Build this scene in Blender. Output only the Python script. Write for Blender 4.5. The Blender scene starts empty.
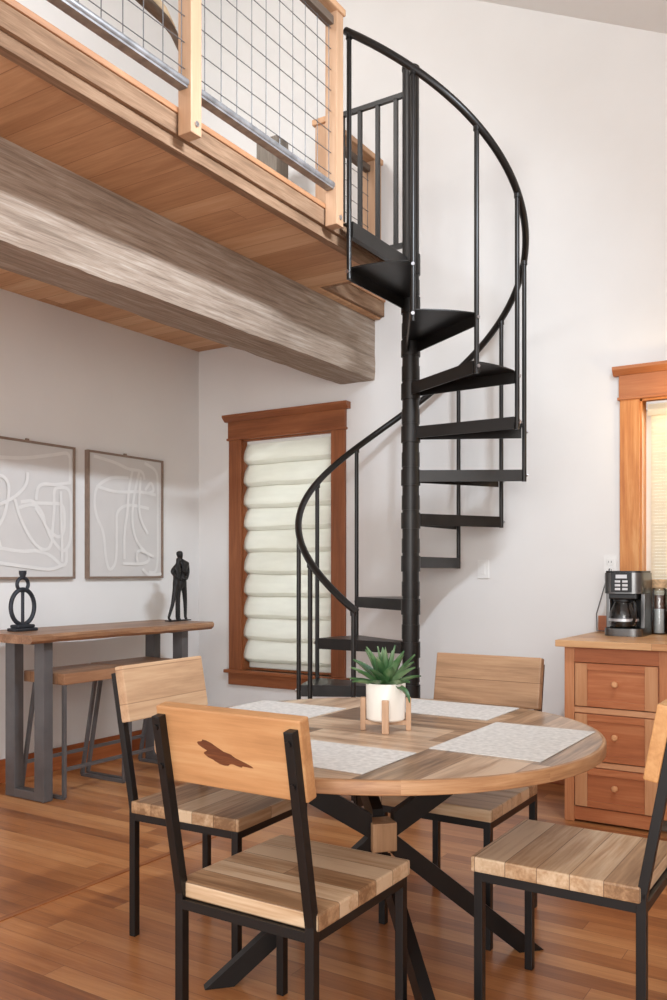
import bpy, bmesh, math, random
from mathutils import Vector, Matrix
random.seed(7)
PI = math.pi
R = math.radians
S = bpy.context.scene
COL = S.collection

# ------------------------------------------------------------------ helpers
def lin(c):
    return tuple(((v/255)/12.92 if v/255 <= .04045 else ((v/255+.055)/1.055)**2.4) for v in c) + (1,)

def new_mat(name):
    m = bpy.data.materials.new(name); m.use_nodes = True
    nt = m.node_tree; nt.nodes.clear()
    o = nt.nodes.new('ShaderNodeOutputMaterial'); b = nt.nodes.new('ShaderNodeBsdfPrincipled')
    nt.links.new(b.outputs[0], o.inputs[0])
    return m, nt, b, o

def N(nt, t, **k):
    n = nt.nodes.new(t)
    for a, v in k.items(): setattr(n, a, v)
    return n

def mth(nt, op, a, b=None, c=None):
    n = N(nt, 'ShaderNodeMath', operation=op)
    for i, v in enumerate((a, b, c)):
        if v is None: continue
        if hasattr(v, 'links'): nt.links.new(v, n.inputs[i])
        else: n.inputs[i].default_value = v
    return n.outputs[0]

def mixc(nt, f, a, b, blend='MIX'):
    n = N(nt, 'ShaderNodeMix', data_type='RGBA', blend_type=blend)
    for i, v in ((0, f), (6, a), (7, b)):
        if hasattr(v, 'links'): nt.links.new(v, n.inputs[i])
        else: n.inputs[i].default_value = v
    return n.outputs[2]

def ramp(nt, f, stops):
    n = N(nt, 'ShaderNodeValToRGB'); e = n.color_ramp.elements
    while len(e) < len(stops): e.new(.5)
    for q, (p, c) in zip(e, stops): q.position = p; q.color = c
    nt.links.new(f, n.inputs[0]); return n.outputs[0]

def plain(name, c, rough=.5, metal=0, noise=.0, scale=30, bump=0, spec=.5, coat=0):
    m, nt, b, o = new_mat(name)
    b.inputs['Roughness'].default_value = rough; b.inputs['Metallic'].default_value = metal
    b.inputs['Specular IOR Level'].default_value = spec; b.inputs['Coat Weight'].default_value = coat
    tc = N(nt, 'ShaderNodeTexCoord'); nz = N(nt, 'ShaderNodeTexNoise'); nz.inputs['Scale'].default_value = scale
    nz.inputs['Detail'].default_value = 5
    nt.links.new(tc.outputs['Object'], nz.inputs['Vector'])
    L = lin(c); d = tuple(v*(1-noise) for v in L[:3])+(1,); u = tuple(min(1, v*(1+noise)) for v in L[:3])+(1,)
    nt.links.new(ramp(nt, nz.outputs[0], [(.3, d), (.7, u)]), b.inputs['Base Color'])
    if bump:
        bp = N(nt, 'ShaderNodeBump'); bp.inputs['Strength'].default_value = bump; bp.inputs['Distance'].default_value = .004
        nt.links.new(nz.outputs[0], bp.inputs['Height']); nt.links.new(bp.outputs[0], b.inputs['Normal'])
    return m

def wood(name, cols, grain='X', width=None, wax='Y', length=2.0, rough=.5, scale=1.0, bump=.15, var=.8, streak=.45,
         spec=.4, gap=.0025, gapc=(60, 38, 24), patch=0.0, patchc=(60, 50, 42), seed=0.0, coat=0.0, ws=.5, around=None, along=1.6):
    """cols: three colours (dark, mid, light).  grain: axis of the fibre.  width: board width along wax"""
    m, nt, b, o = new_mat(name)
    b.inputs['Roughness'].default_value = rough; b.inputs['Specular IOR Level'].default_value = spec
    b.inputs['Coat Weight'].default_value = coat; b.inputs['Coat Roughness'].default_value = .25
    tc = N(nt, 'ShaderNodeTexCoord'); oi = N(nt, 'ShaderNodeObjectInfo')
    sep = N(nt, 'ShaderNodeSeparateXYZ'); nt.links.new(tc.outputs['Object'], sep.inputs[0])
    ax = {'X': 0, 'Y': 1, 'Z': 2}
    if around:      # fibre bent around a rim: unroll the circle into X
        un = N(nt, 'ShaderNodeCombineXYZ')
        nt.links.new(mth(nt, 'MULTIPLY', mth(nt, 'ARCTAN2', sep.outputs[1], sep.outputs[0]), around), un.inputs[0]); nt.links.new(sep.outputs[2], un.inputs[2])
        sep = N(nt, 'ShaderNodeSeparateXYZ'); nt.links.new(un.outputs[0], sep.inputs[0])
    g = sep.outputs[ax[grain]]
    rnd = mth(nt, 'MULTIPLY', oi.outputs['Random'], 37.0)
    off = mth(nt, 'ADD', rnd, seed)
    if width:
        p = mth(nt, 'DIVIDE', sep.outputs[ax[wax]], width); i = mth(nt, 'FLOOR', mth(nt, 'ADD', p, ws))
        wn = N(nt, 'ShaderNodeTexWhiteNoise', noise_dimensions='1D'); nt.links.new(mth(nt, 'ADD', i, off), wn.inputs['W'])
        q = mth(nt, 'ADD', mth(nt, 'DIVIDE', g, length), mth(nt, 'MULTIPLY', wn.outputs['Value'], 7.0)); j = mth(nt, 'FLOOR', q)
        cv = N(nt, 'ShaderNodeCombineXYZ'); nt.links.new(i, cv.inputs[0]); nt.links.new(j, cv.inputs[1]); nt.links.new(off, cv.inputs[2])
        w2 = N(nt, 'ShaderNodeTexWhiteNoise', noise_dimensions='3D'); nt.links.new(cv.outputs[0], w2.inputs['Vector'])
        bv = w2.outputs['Value']; shift = mth(nt, 'MULTIPLY', bv, 19.0)
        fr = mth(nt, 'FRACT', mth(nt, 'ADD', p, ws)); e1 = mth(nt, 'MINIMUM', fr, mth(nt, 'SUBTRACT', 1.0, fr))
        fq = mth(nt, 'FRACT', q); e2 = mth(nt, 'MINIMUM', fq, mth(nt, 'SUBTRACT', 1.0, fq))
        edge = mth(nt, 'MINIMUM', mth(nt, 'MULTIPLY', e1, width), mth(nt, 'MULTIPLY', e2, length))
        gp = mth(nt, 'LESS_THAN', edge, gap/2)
    else:
        bv = None; shift = off; gp = None
    cmb = N(nt, 'ShaderNodeCombineXYZ')
    for k in 'XYZ':
        v = sep.outputs[ax[k]]
        nt.links.new(mth(nt, 'ADD', mth(nt, 'MULTIPLY', v, (along if k == grain else 16.0)*scale), shift), cmb.inputs[ax[k]])
    nz = N(nt, 'ShaderNodeTexNoise'); nz.inputs['Scale'].default_value = 1.0; nz.inputs['Detail'].default_value = 6
    nz.inputs['Roughness'].default_value = .62; nz.inputs['Distortion'].default_value = .5
    nt.links.new(cmb.outputs[0], nz.inputs['Vector'])
    # finer fibre
    cm2 = N(nt, 'ShaderNodeCombineXYZ')
    for k in 'XYZ':
        v = sep.outputs[ax[k]]
        nt.links.new(mth(nt, 'ADD', mth(nt, 'MULTIPLY', v, (3.1*along if k == grain else 110.0)*scale), shift), cm2.inputs[ax[k]])
    nf = N(nt, 'ShaderNodeTexNoise'); nf.inputs['Scale'].default_value = 1.0; nf.inputs['Detail'].default_value = 3
    nt.links.new(cm2.outputs[0], nf.inputs['Vector'])
    t = mth(nt, 'ADD', mth(nt, 'MULTIPLY', mth(nt, 'SUBTRACT', nz.outputs[0], .5), streak*2.2), mth(nt, 'MULTIPLY', mth(nt, 'SUBTRACT', nf.outputs[0], .5), streak*.9))
    if bv is not None:
        t = mth(nt, 'ADD', t, mth(nt, 'MULTIPLY', mth(nt, 'SUBTRACT', bv, .5), var))
    t = mth(nt, 'ADD', t, .5)
    d, mid, l = [lin(c) for c in cols]
    colr = ramp(nt, t, [(.12, d), (.5, mid), (.88, l)])
    if patch:
        n3 = N(nt, 'ShaderNodeTexNoise'); n3.inputs['Scale'].default_value = .55; n3.inputs['Detail'].default_value = 5
        nt.links.new(cmb.outputs[0], n3.inputs['Vector'])
        colr = mixc(nt, mth(nt, 'MULTIPLY', ramp(nt, n3.outputs[0], [(.55, (0, 0, 0, 1)), (.72, (1, 1, 1, 1))]), patch), colr, lin(patchc))
    if gp is not None: colr = mixc(nt, mth(nt, 'MULTIPLY', gp, .75), colr, lin(gapc))  # shade in the gaps between boards, painted into the colour as dark seams
    nt.links.new(colr, b.inputs['Base Color'])
    if bump:
        bp = N(nt, 'ShaderNodeBump'); bp.inputs['Strength'].default_value = bump; bp.inputs['Distance'].default_value = .004
        nt.links.new(nz.outputs[0], bp.inputs['Height']); nt.links.new(bp.outputs[0], b.inputs['Normal'])
    return m

# ---- bmesh builders
def box(bm, x0, x1, y0, y1, z0, z1, bev=0, mat=None):
    t = bmesh.new(); bmesh.ops.create_cube(t, size=1)
    for v in t.verts:
        v.co = Vector(((x0+x1)/2+v.co.x*(x1-x0), (y0+y1)/2+v.co.y*(y1-y0), (z0+z1)/2+v.co.z*(z1-z0)))
    if bev: bmesh.ops.bevel(t, geom=t.edges[:], offset=bev, segments=2, profile=.6, affect='EDGES')
    if mat is not None: bmesh.ops.transform(t, matrix=mat, verts=t.verts)
    merge(bm, t)

def merge(bm, t):
    me = bpy.data.meshes.new('tmp'); t.to_mesh(me); t.free(); bm.from_mesh(me); bpy.data.meshes.remove(me)

def frame(d):
    d = Vector(d).normalized(); up = Vector((0, 0, 1)) if abs(d.z) < .95 else Vector((0, 1, 0))
    s = d.cross(up).normalized(); return s, s.cross(d).normalized()

def tube(bm, pts, r, n=12, closed=False, radii=None, square=False, caps=True):
    pts = [Vector(p) for p in pts]; m = len(pts); rings = []
    prev = None
    for i, p in enumerate(pts):
        if closed: d = (pts[(i+1) % m]-pts[i-1])
        else: d = pts[min(i+1, m-1)]-pts[max(i-1, 0)]
        d.normalize()
        if prev is None: s, u = frame(d)
        else:
            s = prev-d*prev.dot(d); s.normalize(); u = s.cross(d)
        prev = s
        rr = radii[i] if radii else r
        ring = []
        for k in range(n):
            a = 2*PI*(k+.5 if square else k)/n
            ring.append(bm.verts.new(p+(s*math.cos(a)+u*math.sin(a))*rr*(math.sqrt(2) if square else 1)))
        rings.append(ring)
    for i in range(m if closed else m-1):
        a, b = rings[i], rings[(i+1) % m]
        for k in range(n): bm.faces.new((a[k], a[(k+1) % n], b[(k+1) % n], b[k]))
    if caps and not closed:
        bm.faces.new(rings[0][::-1]); bm.faces.new(rings[-1])

def bar(bm, p, q, w, h, bev=0):
    """rectangular bar from p to q: w across (horizontal), h the other way"""
    p, q = Vector(p), Vector(q); d = q-p; L = d.length; s, u = frame(d)
    M = Matrix(((s.x, d.x/L, u.x, (p.x+q.x)/2), (s.y, d.y/L, u.y, (p.y+q.y)/2), (s.z, d.z/L, u.z, (p.z+q.z)/2), (0, 0, 0, 1)))
    box(bm, -w/2, w/2, -L/2, L/2, -h/2, h/2, bev, M)

def lathe(bm, prof, n=40, c=(0, 0, 0)):
    rings = []
    for r, z in prof:
        if r < 1e-5: rings.append([bm.verts.new((c[0], c[1], c[2]+z))])
        else: rings.append([bm.verts.new((c[0]+r*math.cos(2*PI*k/n), c[1]+r*math.sin(2*PI*k/n), c[2]+z)) for k in range(n)])
    for a, b in zip(rings, rings[1:]):
        for k in range(n):
            k2 = (k+1) % n
            if len(a) == 1 and len(b) == 1: continue
            if len(a) == 1: bm.faces.new((a[0], b[k2], b[k]))
            elif len(b) == 1: bm.faces.new((a[k], a[k2], b[0]))
            else: bm.faces.new((a[k], a[k2], b[k2], b[k]))

def prism(bm, poly, z0, z1):
    a = [bm.verts.new((x, y, z0)) for x, y in poly]; b = [bm.verts.new((x, y, z1)) for x, y in poly]; n = len(poly)
    bm.faces.new(a[::-1]); bm.faces.new(b)
    for k in range(n): bm.faces.new((a[k], a[(k+1) % n], b[(k+1) % n], b[k]))

def prism_ax(bm, poly, a0, a1, axis):
    """polygon in the two other axes, extruded along axis ('X': poly=(y,z); 'Y': poly=(x,z))"""
    f = (lambda p, t: (t, p[0], p[1])) if axis == 'X' else (lambda p, t: (p[0], t, p[1]))
    a = [bm.verts.new(f(p, a0)) for p in poly]; b = [bm.verts.new(f(p, a1)) for p in poly]; n = len(poly)
    bm.faces.new(a[::-1]); bm.faces.new(b)
    for k in range(n): bm.faces.new((a[k], a[(k+1) % n], b[(k+1) % n], b[k]))

def B(): return bmesh.new()
def mk(fn, *a, **k):
    bm = B(); fn(bm, *a, **k); return bm

def obj(name, bm, mat, parent=None, smooth=False, label=None):
    """link a bmesh (given in world coordinates) as one object, optionally under an unrotated parent"""
    bmesh.ops.recalc_face_normals(bm, faces=bm.faces)
    me = bpy.data.meshes.new(name); bm.to_mesh(me); bm.free()
    o = bpy.data.objects.new(name, me); COL.objects.link(o); me.materials.append(mat)
    if parent is not None:
        base = Vector(parent['_w']); me.transform(Matrix.Translation(-base)); o.parent = parent; o['_w'] = tuple(base)
    else:
        # origin at the base centre
        xs = [v.co.x for v in me.vertices]; ys = [v.co.y for v in me.vertices]; zs = [v.co.z for v in me.vertices]
        c = Vector(((min(xs)+max(xs))/2, (min(ys)+max(ys))/2, min(zs)))
        me.transform(Matrix.Translation(-c)); o.location = c; o['_w'] = tuple(c)
    if smooth:
        for p in me.polygons: p.use_smooth = True
        me.set_sharp_from_angle(angle=R(38))
    if label: o['label'] = label
    return o

def tag(o, label, cat, group=None):
    o['label'] = label; o['category'] = cat
    if group: o['group'] = group
    return o

def thing(name, label, cat, loc, group=None):
    o = bpy.data.objects.new(name, None); COL.objects.link(o); o.location = loc; o['_w'] = tuple(loc)
    o.empty_display_size = .1
    return tag(o, label, cat, group)

def struct(name, bm, mat, parent=None, smooth=False):
    o = obj(name, bm, mat, parent, smooth)
    if parent is None: o['kind'] = 'structure'
    return o

def sempty(name, loc):
    o = bpy.data.objects.new(name, None); COL.objects.link(o); o.location = loc; o['_w'] = tuple(loc); o['kind'] = 'structure'
    return o

def dup(root, loc, rz, label):
    r = root.copy(); COL.objects.link(r); r.location = loc; r.rotation_euler = (0, 0, rz); r['label'] = label
    for ch in list(root.children):
        c = ch.copy(); COL.objects.link(c); c.parent = r
        for g in list(ch.children):
            d = g.copy(); COL.objects.link(d); d.parent = c
    return r

# ------------------------------------------------------------------ materials
M = {}
M['wall'] = plain('white_plaster', (230, 229, 227), .85, noise=.015, scale=3, bump=.05, spec=.2)
M['ceil'] = plain('white_ceiling', (240, 239, 237), .9, noise=.01, scale=3, spec=.2)
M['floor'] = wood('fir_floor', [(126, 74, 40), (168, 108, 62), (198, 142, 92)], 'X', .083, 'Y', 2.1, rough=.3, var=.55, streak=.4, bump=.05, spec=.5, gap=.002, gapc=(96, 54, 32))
M['strip'] = wood('floor_strip', [(110, 62, 34), (146, 88, 50), (170, 112, 68)], 'Y', rough=.35)
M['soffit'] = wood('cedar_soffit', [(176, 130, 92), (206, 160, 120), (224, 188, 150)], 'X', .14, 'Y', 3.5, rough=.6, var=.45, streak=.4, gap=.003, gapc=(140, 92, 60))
M['beam'] = wood('weathered_beam', [(104, 88, 76), (160, 143, 128), (196, 184, 172)], 'Y', rough=.85, scale=3.4, along=.75, bump=1.0, streak=.5, patch=.45, patchc=(112, 96, 82), spec=.15)
M['fascia'] = wood('rough_fascia', [(100, 76, 58), (142, 112, 88), (172, 142, 116)], 'Y', rough=.75, bump=.5, streak=.5, scale=2, spec=.2)
M['nosing'] = wood('deck_nosing', [(146, 100, 68), (176, 128, 92), (198, 152, 114)], 'Y', rough=.5)
M['post'] = wood('fir_post', [(168, 128, 98), (192, 154, 122), (206, 174, 146)], 'Z', rough=.55, streak=.35)
M['toprail'] = wood('top_rail_wood', [(172, 124, 90), (204, 160, 122), (222, 184, 148)], 'Y', rough=.55)
M['gapost'] = wood('grey_timber', [(92, 84, 76), (130, 122, 112), (158, 150, 140)], 'Z', rough=.85, bump=.6)
M['galv'] = plain('galvanised_steel', (150, 150, 152), .38, .5, noise=.3, scale=18)
M['wire'] = plain('steel_wire', (108, 108, 110), .4, .5, noise=.1)
M['iron'] = plain('black_steel', (30, 27, 25), .36, .3, noise=.15, scale=12, spec=.5)
M['bolt'] = plain('zinc_bolt', (190, 190, 194), .3, 1, noise=.1)
M['blk'] = plain('black_chair_steel', (16, 15, 15), .42, .1, noise=.15, scale=20)
M['trim'] = wood('red_brown_casing', [(104, 58, 34), (142, 84, 50), (170, 108, 68)], 'Z', rough=.45, streak=.4)
M['trimh'] = wood('red_brown_head', [(104, 58, 34), (142, 84, 50), (170, 108, 68)], 'X', rough=.45, streak=.4)
M['fir'] = wood('orange_fir_casing', [(170, 96, 48), (206, 136, 76), (228, 172, 112)], 'Z', rough=.45, streak=.6)
M['firh'] = wood('orange_fir_head', [(150, 88, 52), (178, 112, 70), (198, 138, 92)], 'X', rough=.45, streak=.4)
M['base'] = wood('baseboard_wood', [(116, 56, 28), (156, 86, 46), (180, 110, 64)], 'Y', rough=.45)
M['basex'] = wood('baseboard_wood_back', [(116, 56, 28), (156, 86, 46), (180, 110, 64)], 'X', rough=.45)
M['cab'] = wood('cherry_cabinet', [(152, 92, 56), (186, 122, 80), (210, 154, 110)], 'Z', rough=.4, streak=.45)
M['cabx'] = wood('cherry_drawer', [(142, 80, 48), (176, 106, 66), (200, 136, 92)], 'X', rough=.4, streak=.45)
M['cabl'] = wood('pale_drawer_stile', [(168, 110, 70), (194, 140, 98), (214, 170, 128)], 'Z', rough=.4, streak=.4)
M['knob'] = wood('pale_knob', [(190, 130, 86), (212, 156, 110), (226, 178, 134)], 'Y', rough=.4)
M['counter'] = wood('butcher_block', [(164, 110, 68), (196, 146, 100), (216, 176, 130)], 'X', .05, 'Y', .8, rough=.4, var=.45, gap=.001)
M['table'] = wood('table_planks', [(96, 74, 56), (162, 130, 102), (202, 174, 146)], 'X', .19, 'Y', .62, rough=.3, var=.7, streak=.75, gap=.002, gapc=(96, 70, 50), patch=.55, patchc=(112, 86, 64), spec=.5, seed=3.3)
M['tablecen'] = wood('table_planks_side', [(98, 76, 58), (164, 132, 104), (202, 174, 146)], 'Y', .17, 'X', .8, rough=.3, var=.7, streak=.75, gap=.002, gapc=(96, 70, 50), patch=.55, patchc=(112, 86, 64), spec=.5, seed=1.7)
M['rim'] = wood('table_rim', [(116, 80, 52), (166, 122, 84), (196, 156, 114)], 'X', .4, 'Z', .42, rough=.45, scale=1.6, streak=.6, var=.35, gap=0, patch=.4, patchc=(120, 82, 56), around=.7)
M['block'] = wood('base_block', [(136, 100, 70), (182, 144, 108), (206, 172, 138)], 'Z', rough=.5)
M['cablx'] = wood('pale_face_rail', [(178, 118, 78), (204, 150, 110), (222, 176, 138)], 'X', rough=.4, streak=.4)
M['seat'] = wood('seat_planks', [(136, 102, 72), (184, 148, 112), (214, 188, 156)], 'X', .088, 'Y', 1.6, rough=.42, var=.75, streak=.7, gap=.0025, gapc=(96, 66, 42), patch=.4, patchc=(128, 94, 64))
M['backA'] = wood('back_slab_golden', [(152, 106, 66), (190, 140, 94), (212, 172, 126)], 'X', rough=.45, streak=.45)
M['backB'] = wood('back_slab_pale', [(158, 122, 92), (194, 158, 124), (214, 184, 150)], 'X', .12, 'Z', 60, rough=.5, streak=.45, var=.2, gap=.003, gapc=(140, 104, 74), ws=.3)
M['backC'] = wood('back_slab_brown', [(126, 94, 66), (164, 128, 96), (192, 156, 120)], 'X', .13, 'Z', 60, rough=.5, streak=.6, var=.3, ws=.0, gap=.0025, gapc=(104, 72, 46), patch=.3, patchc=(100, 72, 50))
M['backD'] = wood('back_slab_honey', [(172, 118, 68), (204, 152, 98), (222, 178, 126)], 'X', rough=.5, streak=.4)
M['knot'] = wood('dark_knot', [(60, 30, 16), (100, 54, 28), (140, 84, 46)], 'X', rough=.6, scale=3)
M['console'] = wood('live_edge_slab', [(104, 72, 50), (150, 110, 80), (184, 144, 110)], 'Y', rough=.4, streak=.6, spec=.5)
M['conleg'] = plain('grey_steel_leg', (98, 95, 95), .45, .3, noise=.15, scale=8)
M['stool'] = wood('stool_seat_wood', [(112, 76, 54), (150, 108, 78), (180, 136, 102)], 'Y', .075, 'X', 2, rough=.5, var=.5)
M['frame'] = plain('brown_picture_frame', (140, 120, 106), .5, .2, noise=.1)
M['canvas'] = plain('grey_print', (208, 205, 202), .8, noise=.03, scale=5)
M['line'] = plain('white_brush_line', (222, 220, 217), .8, noise=.02, scale=20)
M['bronze'] = plain('black_iron_cast', (40, 38, 38), .55, .4, noise=.3, scale=40, bump=.3)
M['ring'] = plain('dark_iron_ring', (52, 54, 60), .5, .5, noise=.2, scale=30)
M['white'] = plain('white_plastic', (236, 236, 234), .4, noise=.01)
M['slot'] = plain('dark_slot', (70, 70, 70), .5)
M['pot'] = plain('white_ceramic', (238, 233, 224), .45, noise=.02, scale=12)
M['pstand'] = wood('pale_plant_stand', [(168, 130, 100), (198, 162, 132), (216, 186, 158)], 'Z', rough=.55)
M['soil'] = plain('soil', (60, 46, 36), .95, noise=.4, scale=80, bump=.6)
M['mat'] = plain('woven_placemat', (205, 202, 197), .8, noise=.14, scale=60, bump=.4)
M['steel'] = plain('brushed_steel', (112, 111, 110), .28, 1, noise=.12, scale=10)
M['plastic'] = plain('black_plastic', (20, 20, 21), .35)
M['panel'] = plain('silver_buttons', (196, 196, 198), .35, .6)
M['paper'] = plain('white_jar_filling', (222, 222, 222), .8, noise=.08, scale=40)
M['beans'] = plain('brown_jar_filling', (112, 66, 40), .8, noise=.4, scale=90, bump=.6)
M['cork'] = plain('cork_lid', (206, 174, 136), .85, noise=.25, scale=90, bump=.3)
M['cord'] = plain('grey_cord', (90, 90, 92), .5)
M['dk'] = wood('dark_bent_wood', [(72, 60, 52), (106, 92, 80), (136, 120, 106)], 'Y', rough=.7)
M['spring'] = plain('pale_wood_end', (214, 188, 152), .6, noise=.1)

def glass(name, c=(1, 1, 1, 1), rough=0.0):
    m, nt, b, o = new_mat(name)
    nt.nodes.remove(b)
    gl = N(nt, 'ShaderNodeBsdfGlossy'); gl.inputs['Roughness'].default_value = .04
    tr = N(nt, 'ShaderNodeBsdfTransparent'); tr.inputs[0].default_value = c
    fr = N(nt, 'ShaderNodeFresnel'); fr.inputs[0].default_value = 1.5
    mx = N(nt, 'ShaderNodeMixShader')
    nt.links.new(mth(nt, 'ADD', mth(nt, 'MULTIPLY', fr.outputs[0], .9), .04), mx.inputs[0])
    nt.links.new(tr.outputs[0], mx.inputs[1]); nt.links.new(gl.outputs[0], mx.inputs[2])
    nt.links.new(mx.outputs[0], o.inputs[0]); return m
M['glass'] = glass('clear_glass', (.92, .94, .94, 1))
M['cglass'] = glass('carafe_glass', (.55, .55, .56, 1))

def fabric(name, c, trans=.5, wave=90, axis=2, tint=.12):
    m, nt, b, o = new_mat(name)
    tc = N(nt, 'ShaderNodeTexCoord'); nz = N(nt, 'ShaderNodeTexNoise'); nz.inputs['Scale'].default_value = 6; nz.inputs['Detail'].default_value = 6
    mp = N(nt, 'ShaderNodeMapping'); mp.inputs['Scale'].default_value = (1, 1, 5)
    nt.links.new(tc.outputs['Object'], mp.inputs[0]); nt.links.new(mp.outputs[0], nz.inputs['Vector'])
    L = lin(c); col = ramp(nt, nz.outputs[0], [(.3, tuple(v*(1-tint) for v in L[:3])+(1,)), (.7, L)])
    nt.links.new(col, b.inputs['Base Color']); b.inputs['Roughness'].default_value = .9; b.inputs['Specular IOR Level'].default_value = .1
    tl = N(nt, 'ShaderNodeBsdfTranslucent'); nt.links.new(col, tl.inputs[0])
    mx = N(nt, 'ShaderNodeMixShader'); mx.inputs[0].default_value = trans
    nt.links.new(b.outputs[0], mx.inputs[1]); nt.links.new(tl.outputs[0], mx.inputs[2]); nt.links.new(mx.outputs[0], o.inputs[0])
    return m
M['shade'] = fabric('cream_shade_fabric', (244, 243, 236), .5, tint=.06)
M['woven'] = fabric('woven_shade_fabric', (240, 232, 216), .5, tint=.12)

def leafmat():
    m, nt, b, o = new_mat('succulent_leaf')
    tc = N(nt, 'ShaderNodeTexCoord'); nz = N(nt, 'ShaderNodeTexNoise'); nz.inputs['Scale'].default_value = 14
    nt.links.new(tc.outputs['Object'], nz.inputs['Vector'])
    nt.links.new(ramp(nt, nz.outputs[0], [(.3, lin((30, 66, 38))), (.5, lin((66, 106, 62))), (.72, lin((142, 164, 126)))]), b.inputs['Base Color'])
    b.inputs['Roughness'].default_value = .45
    return m
M['leaf'] = leafmat()

# ------------------------------------------------------------------ room shell
XL, YB, XR, YF = -4.43, 5.05, 2.6, -2.2
cz = lambda x: 4.816-.518*(x+2.166)
struct('floor', mk(box, XL-.15, XR+.15, YF, YB+.15, -.06, 0), M['floor'])
struct('trim_1', mk(box, -2.698, -2.672, YF+.1, YB-.02, .0, .004), M['strip'])
bm = B(); box(bm, XL-.15, XL, YF, YB+.15, 0, cz(XL)+.1)
struct('wall_left', bm, M['wall'])
W1 = (-4.01, -3.215, .53, 2.225)    # opening of the left window
W2 = (-1.172, -.36, 1.03, 2.225)    # opening of the right window
bm = B()
def wallpiece(x0, x1, z0, z1a, z1b=None):
    z1b = z1a if z1b is None else z1b
    prism_ax(bm, [(x0, z0), (x1, z0), (x1, z1b), (x0, z1a)], YB, YB+.15, 'Y')
wallpiece(XL, W1[0], 0, cz(XL)+.1, cz(W1[0])+.1)
wallpiece(W1[0], W1[1], 0, W1[2]); wallpiece(W1[0], W1[1], W1[3], cz(W1[0])+.1, cz(W1[1])+.1)
wallpiece(W1[1], W2[0], 0, cz(W1[1])+.1, cz(W2[0])+.1)
wallpiece(W2[0], W2[1], 0, W2[2]); wallpiece(W2[0], W2[1], W2[3], cz(W2[0])+.1, cz(W2[1])+.1)
wallpiece(W2[1], XR+.15, 0, cz(W2[1])+.1, cz(XR+.15)+.1)
struct('wall_back', bm, M['wall'])
struct('wall_right', mk(box, XR, XR+.15, YF, YB+.15, 0, cz(XR)+.1), M['wall'])
bm = B(); prism_ax(bm, [(XL-.15, cz(XL-.15)), (XR+.15, cz(XR+.15)), (XR+.15, cz(XR+.15)+.15), (XL-.15, cz(XL-.15)+.15)], YF, YB+.15, 'Y')
struct('ceiling', bm, M['ceil'])
struct('baseboard_left', mk(box, XL, XL+.018, YF, YB-.02, 0, .14, .004), M['base'])
struct('baseboard_back', mk(box, XL+.02, -1.36, YB-.018, YB, 0, .14, .004), M['basex'])

# ---- windows
def window(name, W, vert, horz, cw, sillz, apron):
    x0, x1, z0, z1 = W
    w = sempty(name, ((x0+x1)/2, YB, z0))
    obj('casing', mk(box, x0-cw, x0+.004, YB-.022, YB, sillz, z1, .003), vert, w)
    obj('casing', mk(box, x1-.004, x1+cw, YB-.022, YB, sillz, z1, .003), vert, w)
    obj('head_trim', mk(box, x0-cw-.004, x1+cw+.004, YB-.028, YB, z1, z1+.135, .003), horz, w)
    obj('head_fillet', mk(box, x0-cw-.012, x1+cw+.012, YB-.036, YB, z1-.004, z1+.012, .004), horz, w)
    bm = B(); prism_ax(bm, [(YB, z1+.135), (YB-.03, z1+.135), (YB-.062, z1+.165), (YB-.062, z1+.182), (YB, z1+.182)], x0-cw-.034, x1+cw+.034, 'X')
    obj('head_cap', bm, horz, w)
    if apron:
        obj('sill', mk(box, x0-cw-.03, x1+cw+.03, YB-.05, YB+.06, sillz-.012, sillz+.012, .004), horz, w)
        obj('apron', mk(box, x0-cw-.005, x1+cw+.005, YB-.022, YB, sillz-.1, sillz-.012, .003), horz, w)
    else:
        obj('sill', mk(box, x0-cw-.02, x1+cw+.02, YB-.04, YB+.06, sillz-.028, sillz, .004), horz, w)
    bm = B(); t = .014
    box(bm, x0, x0+t, YB, YB+.15, z0, z1); box(bm, x1-t, x1, YB, YB+.15, z0, z1); box(bm, x0, x1, YB, YB+.15, z1-t, z1); box(bm, x0, x1, YB+.05, YB+.15, z0-.01, z0+t)
    obj('jamb', bm, vert, w)
    bm = B(); s = .04
    for a, b_, c, d in ((x0+t, x0+t+s, z0+t, z1-t), (x1-t-s, x1-t, z0+t, z1-t), (x0+t, x1-t, z0+t, z0+t+s), (x0+t, x1-t, z1-t-s, z1-t)):
        box(bm, a, b_, YB+.1, YB+.13, c, d)
    obj('sash', bm, M['white'], w)
    obj('pane', mk(box, x0+t+.02, x1-t-.02, YB+.113, YB+.117, z0+.03, z1-.03), M['glass'], w)
    return w
window('window_1', W1, M['trim'], M['trimh'], .108, .518, True)
window('window_2', W2, M['fir'], M['firh'], .104, 1.03, False)

# left shade: soft folds, one bulging fold over the next
sh = thing('roman_shade', 'cream fabric shade hanging in soft stacked folds in the tall left window', 'window shade', (-3.61, YB+.02, .55))
x0, x1 = -3.985, -3.235
NF = 10; zt, zb = 2.21, .60; fh = (zt-zb)/NF
bm = B(); nu, nv = 26, 9
rows = []
for f in range(NF):
    for j in range(nv):
        t = j/(nv-1)
        z = zt-fh*(f+t)-(.012 if j == nv-1 else 0)
        dep = .012+.042*math.sin(min(1, t*1.05)*PI*.62)**1.3
        if j == nv-1: dep = .012
        wl = .012*math.sin(t*2.4); row = []
        for i in range(nu):
            u = i/(nu-1)
            sag = .003*math.sin(u*9+f*2.1)+.003*math.sin(u*PI)
            row.append(bm.verts.new((x0+wl*-1+(x1-x0+2*wl)*u, YB+.06-dep-.0015*math.sin(u*14+f), z-sag*t)))
        rows.append(row)
for a, b_ in zip(rows, rows[1:]):
    for i in range(nu-1): bm.faces.new((a[i], a[i+1], b_[i+1], b_[i]))
o = obj('fabric_folds', bm, M['shade'], sh, True)
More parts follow.
